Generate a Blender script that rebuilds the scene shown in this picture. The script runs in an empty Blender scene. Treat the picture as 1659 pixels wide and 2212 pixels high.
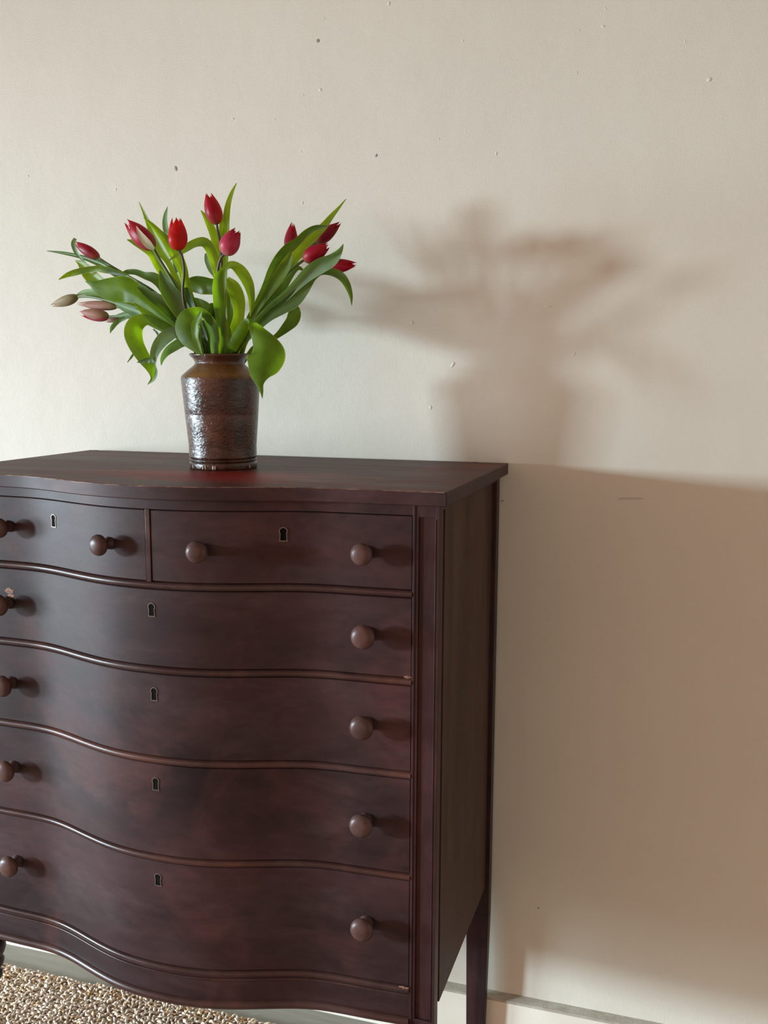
import bpy, bmesh, math, random
import numpy as np
from mathutils import Vector, Matrix, noise

random.seed(7)
PI = math.pi
scene = bpy.context.scene
COL = scene.collection

# ------------------------------------------------------------------ camera
CAM = Vector((0.8363, -1.9403, 1.4744))
CF = Vector((-0.29838097, 0.94379166, -0.14221851))
CR = Vector((0.95331595, 0.30195183, 0.00371457))
CU = Vector((-0.04644892, 0.13447082, 0.98982832))
FPX = 2082.74                       # focal length in pixels of the 1659 x 2212 frame
cam_data = bpy.data.cameras.new('camera')
cam_data.sensor_fit = 'HORIZONTAL'
cam_data.sensor_width = 36.0
cam_data.lens = 36.0 * FPX / 1659.0
cam_data.clip_start = 0.02
cam = bpy.data.objects.new('camera', cam_data)
COL.objects.link(cam)
m = Matrix((CR, CU, -CF)).transposed().to_4x4()
m.translation = CAM
cam.matrix_world = m
scene.camera = cam

# ------------------------------------------------------------------ world, lights, exposure
world = bpy.data.worlds.new('world')
scene.world = world
world.use_nodes = True
bg = world.node_tree.nodes['Background']
bg.inputs['Color'].default_value = (1.0, 0.53, 0.37, 1)
bg.inputs['Strength'].default_value = 1.34

WIN_X = -6.60
# the two windows of the left wall: (y, z, width, height, power)
WINDOWS = [(-4.25, 1.68, 0.85, 0.60, 92), (-2.55, 1.05, 1.50, 1.30, 70)]


def area(name, loc, target, sx, sy, power, color, spread=180):
    ld = bpy.data.lights.new(name, 'AREA')
    ld.shape = 'RECTANGLE'
    ld.size, ld.size_y = sx, sy
    ld.energy = power
    ld.color = color
    ld.spread = math.radians(spread)
    o = bpy.data.objects.new(name, ld)
    o.location = loc
    o.rotation_euler = (Vector(target) - Vector(loc)).to_track_quat('-Z', 'Y').to_euler()
    COL.objects.link(o)
    return o


# daylight through the left-hand window: soft, falling slightly downwards into the room
for wy, wz, ww, wh, pw in WINDOWS:
    area('window_daylight', (WIN_X - 0.45, wy, wz), (-0.75, -0.2, wz - 6.9 * math.tan(math.radians(12))), ww, wh, pw, (0.80, 1.0, 1.11), 56)

scene.view_settings.view_transform = 'Standard'
scene.view_settings.look = 'None'
scene.view_settings.gamma = 1.0
scene.view_settings.use_curve_mapping = False
scene.view_settings.exposure = 0.0
scene.cycles.max_bounces = 8
scene.cycles.transparent_max_bounces = 8
scene.cycles.sample_clamp_indirect = 4.0


# ------------------------------------------------------------------ helpers
def tag(o, label=None, cat=None, group=None, kind=None):
    if label: o['label'] = label
    if cat: o['category'] = cat
    if group: o['group'] = group
    if kind: o['kind'] = kind
    return o


def empty(name, loc, label=None, cat=None, group=None):
    o = bpy.data.objects.new(name, None)
    o.empty_display_size = 0.05
    o.location = loc
    COL.objects.link(o)
    return tag(o, label, cat, group)


def link(name, mesh, mat, parent=None, smooth=False, angle=None):
    """One mesh object. Geometry is given in world space; a parent with a location is allowed for."""
    if mat is not None:
        for mm in (mat if isinstance(mat, (list, tuple)) else [mat]):
            mesh.materials.append(mm)
    o = bpy.data.objects.new(name, mesh)
    COL.objects.link(o)
    if parent is not None:
        o.parent = parent
        off = Vector(parent.location)
        p = parent.parent
        while p is not None:
            off = off + Vector(p.location); p = p.parent
        o.location = -off if parent.type == 'EMPTY' else (0, 0, 0)
    if smooth:
        mesh.polygons.foreach_set('use_smooth', [True] * len(mesh.polygons))
        if angle:
            mesh.set_sharp_from_angle(angle=math.radians(angle))
    return o


def bm_obj(name, bm, mat, parent=None, smooth=False, angle=None):
    bmesh.ops.recalc_face_normals(bm, faces=bm.faces[:])
    me = bpy.data.meshes.new(name)
    bm.to_mesh(me); bm.free()
    return link(name, me, mat, parent, smooth, angle)


def bevel(o, w=0.0015, seg=2, ang=40):
    md = o.modifiers.new('bevel', 'BEVEL')
    md.width = w; md.segments = seg
    md.limit_method = 'ANGLE'; md.angle_limit = math.radians(ang)
    for p in o.data.polygons: p.use_smooth = True
    o.data.set_sharp_from_angle(angle=math.radians(ang))
    return o


def box(bm, x0, x1, y0, y1, z0, z1):
    v = [bm.verts.new(p) for p in ((x0, y0, z0), (x1, y0, z0), (x1, y1, z0), (x0, y1, z0),
                                   (x0, y0, z1), (x1, y0, z1), (x1, y1, z1), (x0, y1, z1))]
    for f in ((0, 3, 2, 1), (4, 5, 6, 7), (0, 1, 5, 4), (1, 2, 6, 5), (2, 3, 7, 6), (3, 0, 4, 7)):
        bm.faces.new([v[i] for i in f])


def frustum(bm, lo, hi):
    """box between two rectangles lo, hi = (x0, x1, y0, y1, z)"""
    v = []
    for (x0, x1, y0, y1, z) in (lo, hi):
        v += [bm.verts.new(p) for p in ((x0, y0, z), (x1, y0, z), (x1, y1, z), (x0, y1, z))]
    for f in ((0, 3, 2, 1), (4, 5, 6, 7), (0, 1, 5, 4), (1, 2, 6, 5), (2, 3, 7, 6), (3, 0, 4, 7)):
        bm.faces.new([v[i] for i in f])


def lathe(bm, prof, origin, axis=Vector((0, 0, 1)), n=32, cap=True, squash=1.0):
    axis = axis.normalized()
    u = axis.orthogonal().normalized(); w = axis.cross(u)
    rings = []
    for (r, h) in prof:
        if r < 1e-6:
            rings.append([bm.verts.new(origin + axis * h)])
        else:
            rings.append([bm.verts.new(origin + axis * h + (u * math.cos(2 * PI * k / n) + w * math.sin(2 * PI * k / n)) * r)
                          for k in range(n)])
    for a, b in zip(rings, rings[1:]):
        for k in range(n):
            k2 = (k + 1) % n
            if len(a) == 1 and len(b) == 1: continue
            if len(a) == 1: bm.faces.new((a[0], b[k], b[k2]))
            elif len(b) == 1: bm.faces.new((a[k], a[k2], b[0]))
            else: bm.faces.new((a[k], a[k2], b[k2], b[k]))
    if cap:
        for r in (rings[0], rings[-1]):
            if len(r) > 2: bm.faces.new(r)


def at(px, py, y):
    """the point of the plane y = const seen at a place of the photograph"""
    r = CF + CR * ((px - 829.5) / FPX) - CU * ((py - 1106) / FPX)
    return CAM + r * ((y - CAM.y) / r.y)


# ------------------------------------------------------------------ materials
def mat_new(name):
    mt = bpy.data.materials.new(name); mt.use_nodes = True
    nt = mt.node_tree
    return mt, nt, nt.nodes['Principled BSDF']


def N(nt, typ, **kw):
    n = nt.nodes.new(typ)
    for k, v in kw.items(): setattr(n, k, v)
    return n


def ramp(nt, fac, stops):
    r = N(nt, 'ShaderNodeValToRGB')
    el = r.color_ramp.elements
    while len(el) > 1: el.remove(el[-1])
    el[0].position = stops[0][0]; el[0].color = (*stops[0][1], 1)
    for p, c in stops[1:]:
        e = el.new(p); e.color = (*c, 1)
    nt.links.new(fac, r.inputs['Fac'])
    return r.outputs['Color']


def noise_tex(nt, scale, vec=None, detail=4, rough=0.55, dist=0.0):
    n = N(nt, 'ShaderNodeTexNoise')
    n.inputs['Scale'].default_value = scale
    n.inputs['Detail'].default_value = detail
    n.inputs['Roughness'].default_value = rough
    n.inputs['Distortion'].default_value = dist
    if vec is not None: nt.links.new(vec, n.inputs['Vector'])
    return n.outputs['Fac']


def coords(nt, scale=(1, 1, 1), rot=(0, 0, 0), out='Object'):
    tc = N(nt, 'ShaderNodeTexCoord'); mp = N(nt, 'ShaderNodeMapping')
    mp.inputs['Scale'].default_value = scale
    mp.inputs['Rotation'].default_value = rot
    nt.links.new(tc.outputs[out], mp.inputs['Vector'])
    return mp.outputs['Vector']


def mixc(nt, fac, a, b, mode='MIX'):
    mx = N(nt, 'ShaderNodeMix', data_type='RGBA', blend_type=mode)
    for sock, val in ((mx.inputs[0], fac), (mx.inputs[6], a), (mx.inputs[7], b)):
        if isinstance(val, (int, float)): sock.default_value = val
        elif isinstance(val, tuple): sock.default_value = (*val, 1)
        else: nt.links.new(val, sock)
    return mx.outputs[2]


def bump(nt, bsdf, h, strength=0.2, dist=0.001, prev=None):
    b = N(nt, 'ShaderNodeBump')
    b.inputs['Strength'].default_value = strength
    b.inputs['Distance'].default_value = dist
    nt.links.new(h, b.inputs['Height'])
    if prev is not None: nt.links.new(prev, b.inputs['Normal'])
    nt.links.new(b.outputs['Normal'], bsdf.inputs['Normal'])
    return b.outputs['Normal']


def maprange(nt, v, a, b, c, d):
    mr = N(nt, 'ShaderNodeMapRange')
    mr.inputs[1].default_value, mr.inputs[2].default_value = a, b
    mr.inputs[3].default_value, mr.inputs[4].default_value = c, d
    nt.links.new(v, mr.inputs[0])
    return mr.outputs[0]


def wood(name, grain=(1, 1, 1), dark=(0.014, 0.0075, 0.0085), mid=(0.042, 0.0175, 0.0185), red=(0.135, 0.046, 0.042),
         rough=(0.46, 0.60), wear=0.5, spec=0.13):
    """old mahogany: cloudy dark stain, streaks along the grain, worn reddish patches"""
    mt, nt, b = mat_new(name)
    v = coords(nt, grain)
    cloud = noise_tex(nt, 5.0, v, 5, 0.6, 0.6)
    streak = noise_tex(nt, 60.0, v, 4, 0.6, 0.3)
    v2 = coords(nt, (1, 1, 1))
    patch = noise_tex(nt, 5.0, v2, 5, 0.62, 0.5)
    base = ramp(nt, cloud, [(0.30, dark), (0.55, mid), (0.80, tuple(c * 1.5 for c in mid))])
    base = mixc(nt, maprange(nt, patch, 0.50, 0.66, 0.0, wear), base, red)
    haze = noise_tex(nt, 7.5, coords(nt, (0.6, 1, 1.6)), 5, 0.65, 0.8)
    base = mixc(nt, maprange(nt, haze, 0.48, 0.75, 0.0, 0.55 * min(1.0, wear * 1.6)), base, (0.085, 0.062, 0.062))
    base = mixc(nt, maprange(nt, streak, 0.35, 0.7, 0.0, 0.35), base, tuple(c * 0.55 for c in dark))
    nt.links.new(base, b.inputs['Base Color'])
    b.inputs['Specular IOR Level'].default_value = spec
    nt.links.new(maprange(nt, cloud, 0.3, 0.75, rough[0], rough[1]), b.inputs['Roughness'])
    fine = noise_tex(nt, 420.0, v, 2)
    bump(nt, b, fine, 0.12, 0.0006)
    return mt


M = {}
M['wood_front'] = wood('mahogany_front', (0.35, 1, 1.3), wear=0.42, red=(0.115, 0.040, 0.036), spec=0.23)
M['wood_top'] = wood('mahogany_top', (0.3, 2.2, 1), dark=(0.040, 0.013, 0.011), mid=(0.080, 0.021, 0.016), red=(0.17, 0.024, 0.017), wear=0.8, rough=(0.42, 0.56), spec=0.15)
M['wood_side'] = wood('mahogany_side', (3.0, 3.0, 0.25), dark=(0.036, 0.017, 0.013), mid=(0.080, 0.038, 0.027), red=(0.095, 0.040, 0.026), rough=(0.5, 0.62), wear=0.4)
M['wood_bead'] = wood('mahogany_bead', (0.5, 1, 1), mid=(0.058, 0.024, 0.021), dark=(0.030, 0.013, 0.012), red=(0.13, 0.048, 0.032), rough=(0.30, 0.44), wear=0.7, spec=0.3)
M['wood_post'] = wood('mahogany_post', (2.0, 2.0, 0.3), rough=(0.40, 0.52), wear=0.18, spec=0.2)
M['wood_knob'] = wood('mahogany_knob', (2, 2, 2), dark=(0.060, 0.030, 0.027), mid=(0.100, 0.052, 0.045), red=(0.12, 0.042, 0.034), rough=(0.33, 0.45), wear=0.5, spec=0.25)
M['wood_dark'] = wood('mahogany_inside', (1, 1, 1), dark=(0.010, 0.005, 0.005), mid=(0.016, 0.008, 0.007), rough=(0.7, 0.8), wear=0.0, spec=0.1)

mt = M['wood_top']; nt = mt.node_tree; b = nt.nodes['Principled BSDF']  # red painted into the colour where the vase blocks the wall's sheen
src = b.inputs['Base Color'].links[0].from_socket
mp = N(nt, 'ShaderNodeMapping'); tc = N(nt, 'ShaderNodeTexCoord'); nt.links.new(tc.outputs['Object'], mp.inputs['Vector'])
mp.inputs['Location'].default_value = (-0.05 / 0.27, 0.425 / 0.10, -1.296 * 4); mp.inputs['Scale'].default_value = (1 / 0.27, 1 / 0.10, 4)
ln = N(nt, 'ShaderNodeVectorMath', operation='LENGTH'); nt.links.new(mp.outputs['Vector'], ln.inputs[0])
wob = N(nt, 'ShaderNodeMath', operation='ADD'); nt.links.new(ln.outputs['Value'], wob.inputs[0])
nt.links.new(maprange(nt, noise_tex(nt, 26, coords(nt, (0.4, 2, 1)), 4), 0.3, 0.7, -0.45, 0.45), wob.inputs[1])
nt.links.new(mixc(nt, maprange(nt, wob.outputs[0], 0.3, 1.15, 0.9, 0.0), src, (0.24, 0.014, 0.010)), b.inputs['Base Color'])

mt, nt, b = mat_new('brass_aged'); M['brass'] = mt
b.inputs['Base Color'].default_value = (0.15, 0.11, 0.09, 1); b.inputs['Metallic'].default_value = 0.3
b.inputs['Roughness'].default_value = 0.42
mt, nt, b = mat_new('keyhole_dark'); M['hole'] = mt
b.inputs['Base Color'].default_value = (0.004, 0.004, 0.004, 1); b.inputs['Roughness'].default_value = 0.9
b.inputs['Specular IOR Level'].default_value = 0.1
mt, nt, b = mat_new('pale_scratch'); M['scratch'] = mt
b.inputs['Base Color'].default_value = (0.30, 0.20, 0.15, 1); b.inputs['Roughness'].default_value = 0.6
mt, nt, b = mat_new('edge_wear_glint'); M['edge_wear_glint'] = mt  # pale tone: part wear, part bevel highlight put into the colour
nt.links.new(ramp(nt, noise_tex(nt, 55, coords(nt), 3), [(0.4, (0.075, 0.035, 0.028)), (0.62, (0.24, 0.125, 0.090))]), b.inputs['Base Color']); b.inputs['Roughness'].default_value = 0.35
mt, nt, b = mat_new('raw_wood_chip'); M['chip'] = mt
nt.links.new(ramp(nt, noise_tex(nt, 300, coords(nt), 2), [(0.35, (0.07, 0.025, 0.015)), (0.6, (0.30, 0.14, 0.08))]), b.inputs['Base Color'])
b.inputs['Roughness'].default_value = 0.7

# wall paint: warm off-white with roller texture
mt, nt, b = mat_new('wall_paint'); M['wall'] = mt
v = coords(nt)
nt.links.new(ramp(nt, noise_tex(nt, 1.6, v, 3), [(0.3, (0.63, 0.615, 0.54)), (0.7, (0.67, 0.655, 0.575))]), b.inputs['Base Color'])
b.inputs['Roughness'].default_value = 0.55
b.inputs['Specular IOR Level'].default_value = 0.3
n1 = bump(nt, b, noise_tex(nt, 300, v, 3, 0.65), 0.5, 0.0008)
bump(nt, b, noise_tex(nt, 9, v, 3, 0.5), 0.30, 0.006, n1)

mt, nt, b = mat_new('trim_paint'); M['trim'] = mt
v = coords(nt)
nt.links.new(ramp(nt, noise_tex(nt, 6, v, 4), [(0.3, (0.74, 0.70, 0.60)), (0.7, (0.80, 0.77, 0.68))]), b.inputs['Base Color'])
b.inputs['Roughness'].default_value = 0.5
bump(nt, b, noise_tex(nt, 120, v, 4, 0.6), 0.3, 0.0008)
mt, nt, b = mat_new('ledge_shaded_paint'); M['ledge'] = mt  # darker than the trim: the ledge's shade is put into its colour
v = coords(nt, (0.4, 1, 1))
nt.links.new(ramp(nt, noise_tex(nt, 60, v, 5, 0.7), [(0.3, (0.30, 0.27, 0.21)), (0.65, (0.46, 0.43, 0.36))]), b.inputs['Base Color'])
b.inputs['Roughness'].default_value = 0.7
bump(nt, b, noise_tex(nt, 200, coords(nt), 4, 0.6), 0.5, 0.001)

mt, nt, b = mat_new('floor_boards'); M['floor'] = mt
v = coords(nt, (0.25, 3, 1))
nt.links.new(ramp(nt, noise_tex(nt, 24, v, 5, 0.6), [(0.3, (0.20, 0.185, 0.150)), (0.7, (0.275, 0.255, 0.215))]), b.inputs['Base Color'])
b.inputs['Roughness'].default_value = 0.42
bump(nt, b, noise_tex(nt, 60, v, 3), 0.15, 0.0006)
mt, nt, b = mat_new('subfloor'); M['subfloor'] = mt
b.inputs['Base Color'].default_value = (0.05, 0.04, 0.03, 1); b.inputs['Roughness'].default_value = 0.9

# rug wool
mt, nt, b = mat_new('wool_loops'); M['wool'] = mt
at_ = N(nt, 'ShaderNodeAttribute'); at_.attribute_name = 'tint'
c = ramp(nt, at_.outputs['Fac'], [(0.0, (0.62, 0.48, 0.37)), (0.3, (0.76, 0.64, 0.53)), (0.7, (0.86, 0.75, 0.64)), (0.9, (0.78, 0.62, 0.42)), (1.0, (0.66, 0.43, 0.24))])
c = mixc(nt, maprange(nt, noise_tex(nt, 300, coords(nt), 2), 0.4, 0.7, 0.0, 0.35), c, (0.36, 0.27, 0.2))
nt.links.new(c, b.inputs['Base Color'])
b.inputs['Roughness'].default_value = 0.95; b.inputs['Specular IOR Level'].default_value = 0.1
mt, nt, b = mat_new('rug_weave'); M['weave'] = mt
v = coords(nt)
vo = N(nt, 'ShaderNodeTexVoronoi'); vo.inputs['Scale'].default_value = 105; nt.links.new(v, vo.inputs['Vector'])
c = ramp(nt, vo.outputs['Distance'], [(0.0, (0.64, 0.55, 0.44)), (0.5, (0.5, 0.4, 0.3)), (0.8, (0.2, 0.14, 0.1))])
nt.links.new(c, b.inputs['Base Color']); b.inputs['Roughness'].default_value = 0.95

# stoneware glaze
mt, nt, b = mat_new('stoneware_glaze'); M['glaze'] = mt
v = coords(nt, (1, 1, 1))
cl = noise_tex(nt, 16, v, 5, 0.6, 0.8)
c = ramp(nt, cl, [(0.3, (0.020, 0.009, 0.006)), (0.5, (0.050, 0.019, 0.011)), (0.72, (0.105, 0.038, 0.019))])
sep = N(nt, 'ShaderNodeSeparateXYZ'); tc = N(nt, 'ShaderNodeTexCoord'); nt.links.new(tc.outputs['Object'], sep.inputs[0])
VZ = 1.2962
mask = N(nt, 'ShaderNodeMath', operation='MULTIPLY')
nt.links.new(maprange(nt, sep.outputs['Z'], VZ + 0.166, VZ + 0.174, 0, 1), mask.inputs[0])
nt.links.new(maprange(nt, sep.outputs['Z'], VZ + 0.190, VZ + 0.196, 1, 0.1), mask.inputs[1])
am = N(nt, 'ShaderNodeMath', operation='MULTIPLY'); nt.links.new(mask.outputs[0], am.inputs[0])
nt.links.new(maprange(nt, noise_tex(nt, 9, v, 3), 0.38, 0.55, 0.25, 1.0), am.inputs[1])
c = mixc(nt, am.outputs[0], c, (0.17, 0.075, 0.016))
nt.links.new(c, b.inputs['Base Color'])
nt.links.new(maprange(nt, cl, 0.3, 0.7, 0.20, 0.34), b.inputs['Roughness'])
b.inputs['Specular IOR Level'].default_value = 0.6
n1 = bump(nt, b, noise_tex(nt, 95, coords(nt, (1, 1, 1.6)), 4, 0.6, 1.2), 0.55, 0.0022)
bump(nt, b, noise_tex(nt, 22, v, 3), 0.35, 0.004, n1)
mt, nt, b = mat_new('stoneware_chip'); M['bare_clay'] = mt
b.inputs['Base Color'].default_value = (0.42, 0.33, 0.25, 1); b.inputs['Roughness'].default_value = 0.7


def plant(name, stops, trans, back=0.45, rough=0.42, veins=0.25, tip=None, basec=None):
    mt, nt, b = mat_new(name)
    uv = N(nt, 'ShaderNodeUVMap'); sp = N(nt, 'ShaderNodeSeparateXYZ')
    nt.links.new(uv.outputs[0], sp.inputs[0])
    mp = N(nt, 'ShaderNodeMapping'); mp.inputs['Scale'].default_value = (26, 1.4, 1)
    nt.links.new(uv.outputs[0], mp.inputs['Vector'])
    st = noise_tex(nt, 1.0, mp.outputs['Vector'], 3, 0.6)
    cl = noise_tex(nt, 22, coords(nt), 3)
    c = ramp(nt, cl, stops)
    c = mixc(nt, maprange(nt, st, 0.35, 0.7, 0.0, veins), c, tuple(x * 0.6 for x in stops[0][1]))
    if name.startswith('leaf'):                        # pale thin margin of the blade
        ab = N(nt, 'ShaderNodeMath', operation='ABSOLUTE'); sb = N(nt, 'ShaderNodeMath', operation='SUBTRACT')
        nt.links.new(sp.outputs['X'], sb.inputs[0]); sb.inputs[1].default_value = 0.5
        nt.links.new(sb.outputs[0], ab.inputs[0])
        c = mixc(nt, maprange(nt, ab.outputs[0], 0.465, 0.49, 0.0, 0.45), c, (0.30, 0.38, 0.15))
    if basec: c = mixc(nt, maprange(nt, sp.outputs['Y'], 0.30, 0.0, 0.0, basec[1]), c, basec[0])
    if tip: c = mixc(nt, maprange(nt, sp.outputs['Y'], 0.5, 1.0, 0.0, tip[1]), c, tip[0])
    nt.links.new(c, b.inputs['Base Color'])
    b.inputs['Roughness'].default_value = rough
    b.inputs['Specular IOR Level'].default_value = 0.5 if name.startswith('leaf') else 0.3
    tr = N(nt, 'ShaderNodeBsdfTranslucent')
    tcol = mixc(nt, 1.0, c, trans, 'MULTIPLY')
    nt.links.new(tcol, tr.inputs['Color'])
    ms = N(nt, 'ShaderNodeMixShader'); ms.inputs[0].default_value = back
    nt.links.new(b.outputs[0], ms.inputs[1]); nt.links.new(tr.outputs[0], ms.inputs[2])
    nt.links.new(ms.outputs[0], nt.nodes['Material Output'].inputs['Surface'])
    n1 = bump(nt, b, st, 0.25, 0.0008)
    return mt


M['leaf'] = plant('leaf_green', [(0.3, (0.055, 0.115, 0.022)), (0.7, (0.095, 0.18, 0.030))], (6.0, 4.2, 0.35), 0.55, 0.38)
M['leaf_backlit'] = plant('leaf_backlit_green', [(0.3, (0.060, 0.135, 0.012)), (0.7, (0.110, 0.225, 0.020))], (4.2, 3.3, 0.3), 0.52, 0.40)  # light shining through the blade, put into a yellower base colour
M['leaf_dark'] = plant('leaf_deep_green', [(0.3, (0.030, 0.075, 0.022)), (0.7, (0.055, 0.115, 0.030))], (4.5, 3.4, 0.4), 0.40, 0.36)
M['leaf_grey'] = plant('leaf_grey_green', [(0.3, (0.10, 0.19, 0.085)), (0.7, (0.17, 0.28, 0.13))], (2.0, 2.0, 0.7), 0.35, 0.5)
M['stem'] = plant('stem_green', [(0.3, (0.09, 0.14, 0.04)), (0.7, (0.13, 0.19, 0.06))], (1, 1, 0.5), 0.1)
M['stem_dark'] = plant('stem_brownish', [(0.3, (0.07, 0.055, 0.035)), (0.7, (0.10, 0.08, 0.05))], (1, 1, 0.5), 0.05)
M['petal'] = plant('petal_crimson', [(0.3, (0.33, 0.008, 0.030)), (0.7, (0.48, 0.014, 0.045))], (1.9, 0.7, 0.7), 0.40, 0.38, 0.35,
                   tip=((0.40, 0.006, 0.014), 0.6), basec=((0.45, 0.16, 0.10), 0.6))
M['petal_red'] = plant('petal_scarlet', [(0.3, (0.50, 0.010, 0.012)), (0.7, (0.62, 0.022, 0.016))], (1.8, 0.8, 0.6), 0.45, 0.38, 0.3,
                       tip=((0.42, 0.004, 0.008), 0.5), basec=((0.5, 0.10, 0.04), 0.5))
M['petal_pink'] = plant('petal_rose', [(0.3, (0.50, 0.035, 0.09)), (0.7, (0.62, 0.07, 0.14))], (1.5, 0.8, 0.8), 0.35, 0.38, 0.45,
                        tip=((0.42, 0.008, 0.03), 0.75), basec=((0.62, 0.30, 0.26), 0.6))
M['petal_dark'] = plant('petal_dusky', [(0.3, (0.24, 0.010, 0.025)), (0.7, (0.34, 0.020, 0.04))], (1.8, 0.7, 0.7), 0.35, 0.38, 0.35,
                        tip=((0.38, 0.006, 0.015), 0.6), basec=((0.20, 0.15, 0.06), 0.9))
M['petal_pale'] = plant('petal_greenish', [(0.3, (0.34, 0.30, 0.17)), (0.7, (0.46, 0.38, 0.24))], (1.4, 1.2, 0.8), 0.3, 0.5, 0.45,
                        tip=((0.52, 0.30, 0.20), 0.5), basec=((0.20, 0.25, 0.10), 0.8))
M['petal_blush'] = plant('petal_blush', [(0.3, (0.42, 0.24, 0.18)), (0.7, (0.50, 0.30, 0.22))], (1.4, 1.0, 0.8), 0.3, 0.5, 0.5,
                         tip=((0.45, 0.20, 0.16), 0.5), basec=((0.24, 0.26, 0.12), 0.8))

# ------------------------------------------------------------------ room
bm = bmesh.new(); box(bm, -6.8, 3.2, 0.0, 0.12, -0.05, 2.9)
wall = tag(bm_obj('wall_back', bm, M['wall']), 'plain off-white painted wall behind the chest of drawers', kind='structure')
bm = bmesh.new()                                   # left wall around its two window openings
OPEN = [(wy - ww / 2 - 0.16, wy + ww / 2 + 0.16, wz - wh / 2 - 0.12, wz + wh / 2 + 0.12) for wy, wz, ww, wh, pw in WINDOWS]
ys = [-5.6] + [v for o_ in OPEN for v in o_[:2]] + [0.0]
for a, b_ in zip(ys[::2], ys[1::2]): box(bm, WIN_X - 0.1, WIN_X, a, b_, 0, 2.9)
for (ya, yb, za, zb) in OPEN:
    box(bm, WIN_X - 0.1, WIN_X, ya, yb, 0, za); box(bm, WIN_X - 0.1, WIN_X, ya, yb, zb, 2.9)
tag(bm_obj('wall_left', bm, M['wall']), 'off-white wall with the two windows that light the chest', kind='structure')
for k, (ya, yb, za, zb) in enumerate(OPEN):
    bm = bmesh.new()
    for a in ((ya, ya + 0.05, za, zb), (yb - 0.05, yb, za, zb), (ya, yb, za, za + 0.05), (ya, yb, zb - 0.05, zb)):
        box(bm, WIN_X - 0.09, WIN_X + 0.015, a[0], a[1], a[2], a[3])
    tag(bm_obj('window_%d' % (k + 1), bm, M['trim']), 'white window frame in the left wall', kind='structure')
bm = bmesh.new(); box(bm, 2.6, 2.7, -5.6, 0.0, 0.0, 2.9)  # unseen wall, added to keep background light off the right side
tag(bm_obj('wall_right_shade', bm, M['wall']), 'unseen off-white side wall added to dim the light from the right', kind='structure')
bm = bmesh.new(); box(bm, -6.8, 3.2, -5.6, 0.12, 2.9, 3.0)
tag(bm_obj('ceiling', bm, M['wall']), 'plain ceiling', kind='structure')
bm = bmesh.new(); box(bm, -6.8, 3.2, -5.6, 0.0, -0.06, -0.02)
floor = tag(bm_obj('floor', bm, M['subfloor']), 'pale greyish wooden board floor', kind='structure')
bm = bmesh.new(); box(bm, -6.6, 3.2, -0.1345, -0.0005, -0.02, 0.0)
me = bpy.data.meshes.new('plank'); bmesh.ops.recalc_face_normals(bm, faces=bm.faces[:]); bm.to_mesh(me); bm.free()
me.materials.append(M['floor'])
for k in range(40):
    o = bpy.data.objects.new('plank', me); COL.objects.link(o); o.parent = floor
    o.location = (0, -0.001 - 0.136 * k, 0)
bm = bmesh.new(); box(bm, -6.6, 3.2, -0.018, 0.0, 0.0, 0.118)
bb = tag(bm_obj('baseboard_back', bm, M['trim']), 'painted baseboard along the back wall', kind='structure')
bm = bmesh.new()
n = 240                                             # worn top ledge of the baseboard, its shade painted as a darker colour
xs = [-4.0 + 7.2 * i / n for i in range(n + 1)]
rows = []
for x in xs:
    w1 = 0.0008 * noise.noise(Vector((x * 30, 3, 0))); w2 = 0.0008 * noise.noise(Vector((x * 45, 9, 0)))
    rows.append([bm.verts.new((x, -0.0192 + w1, 0.116)), bm.verts.new((x, -0.0186 + w1, 0.1215 + w2)),
                 bm.verts.new((x, 0.0, 0.1275 + w2)), bm.verts.new((x, 0.0, 0.116))])
for a, b_ in zip(rows, rows[1:]):
    for k in range(3): bm.faces.new((a[k], a[k + 1], b_[k + 1], b_[k]))
bm_obj('ledge', bm, M['ledge'], bb, True, 40)

# small paint nicks and blobs on the wall
nicks = [(687, 88, 5, 1), (684, 92, 3, 0), (813, 336, 4, 1), (503, 257, 4, 0), (593, 258, 3, 0), (380, 364, 6, 1), (692, 194, 5, 0), (655, 205, 3, 0),
         (1303, 57, 4, 0), (840, 8, 5, 0), (1185, 662, 5, 0), (1240, 765, 4, 0), (930, 880, 5, 0), (890, 697, 5, 0), (1532, 172, 6, 0),
         (1246, 157, 3, 0), (1250, 66, 3, 0), (1000, 88, 3, 0), (1072, 332, 4, 0), (948, 300, 3, 0), (250, 410, 4, 0), (1308, 18, 3, 0), (653, 438, 4, 0),
         (650, 328, 3, 0), (700, 40, 3, 0), (1085, 1082, 3, 1), (1163, 1961, 3, 1), (60, 380, 4, 0), (700, 150, 2, 0), (1480, 90, 3, 0), (978, 788, 6, 0)]
mt, nt, b = mat_new('nick_grey'); M['nick'] = mt
b.inputs['Base Color'].default_value = (0.26, 0.26, 0.23, 1); b.inputs['Roughness'].default_value = 0.8
for (px, py, r, dk) in nicks:
    P = at(px, py, 0.0); rr = r / 1080.0 * 0.8
    bm = bmesh.new()
    bmesh.ops.create_icosphere(bm, subdivisions=2, radius=1.0)
    el = random.uniform(0.7, 1.7); ang = random.uniform(0, PI)
    for vv in bm.verts:
        x, y, z = vv.co; x *= rr * el; z *= rr / el * (1 + 0.3 * noise.noise(vv.co * 2 + Vector((px, 0, 0)))); y *= rr * 0.22
        vv.co = (P.x + x * math.cos(ang) - z * math.sin(ang), y, P.z + x * math.sin(ang) + z * math.cos(ang))
    bm_obj('paint_nick', bm, M['nick'] if dk else M['wall'], wall, True)
bm = bmesh.new()                                     # faint pencil-like squiggle scratched into the paint
pts = [at(1336 + 1.5 * i, 1077 + 2.2 * math.sin(i * 1.9), -0.0003) for i in range(36)]
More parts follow.
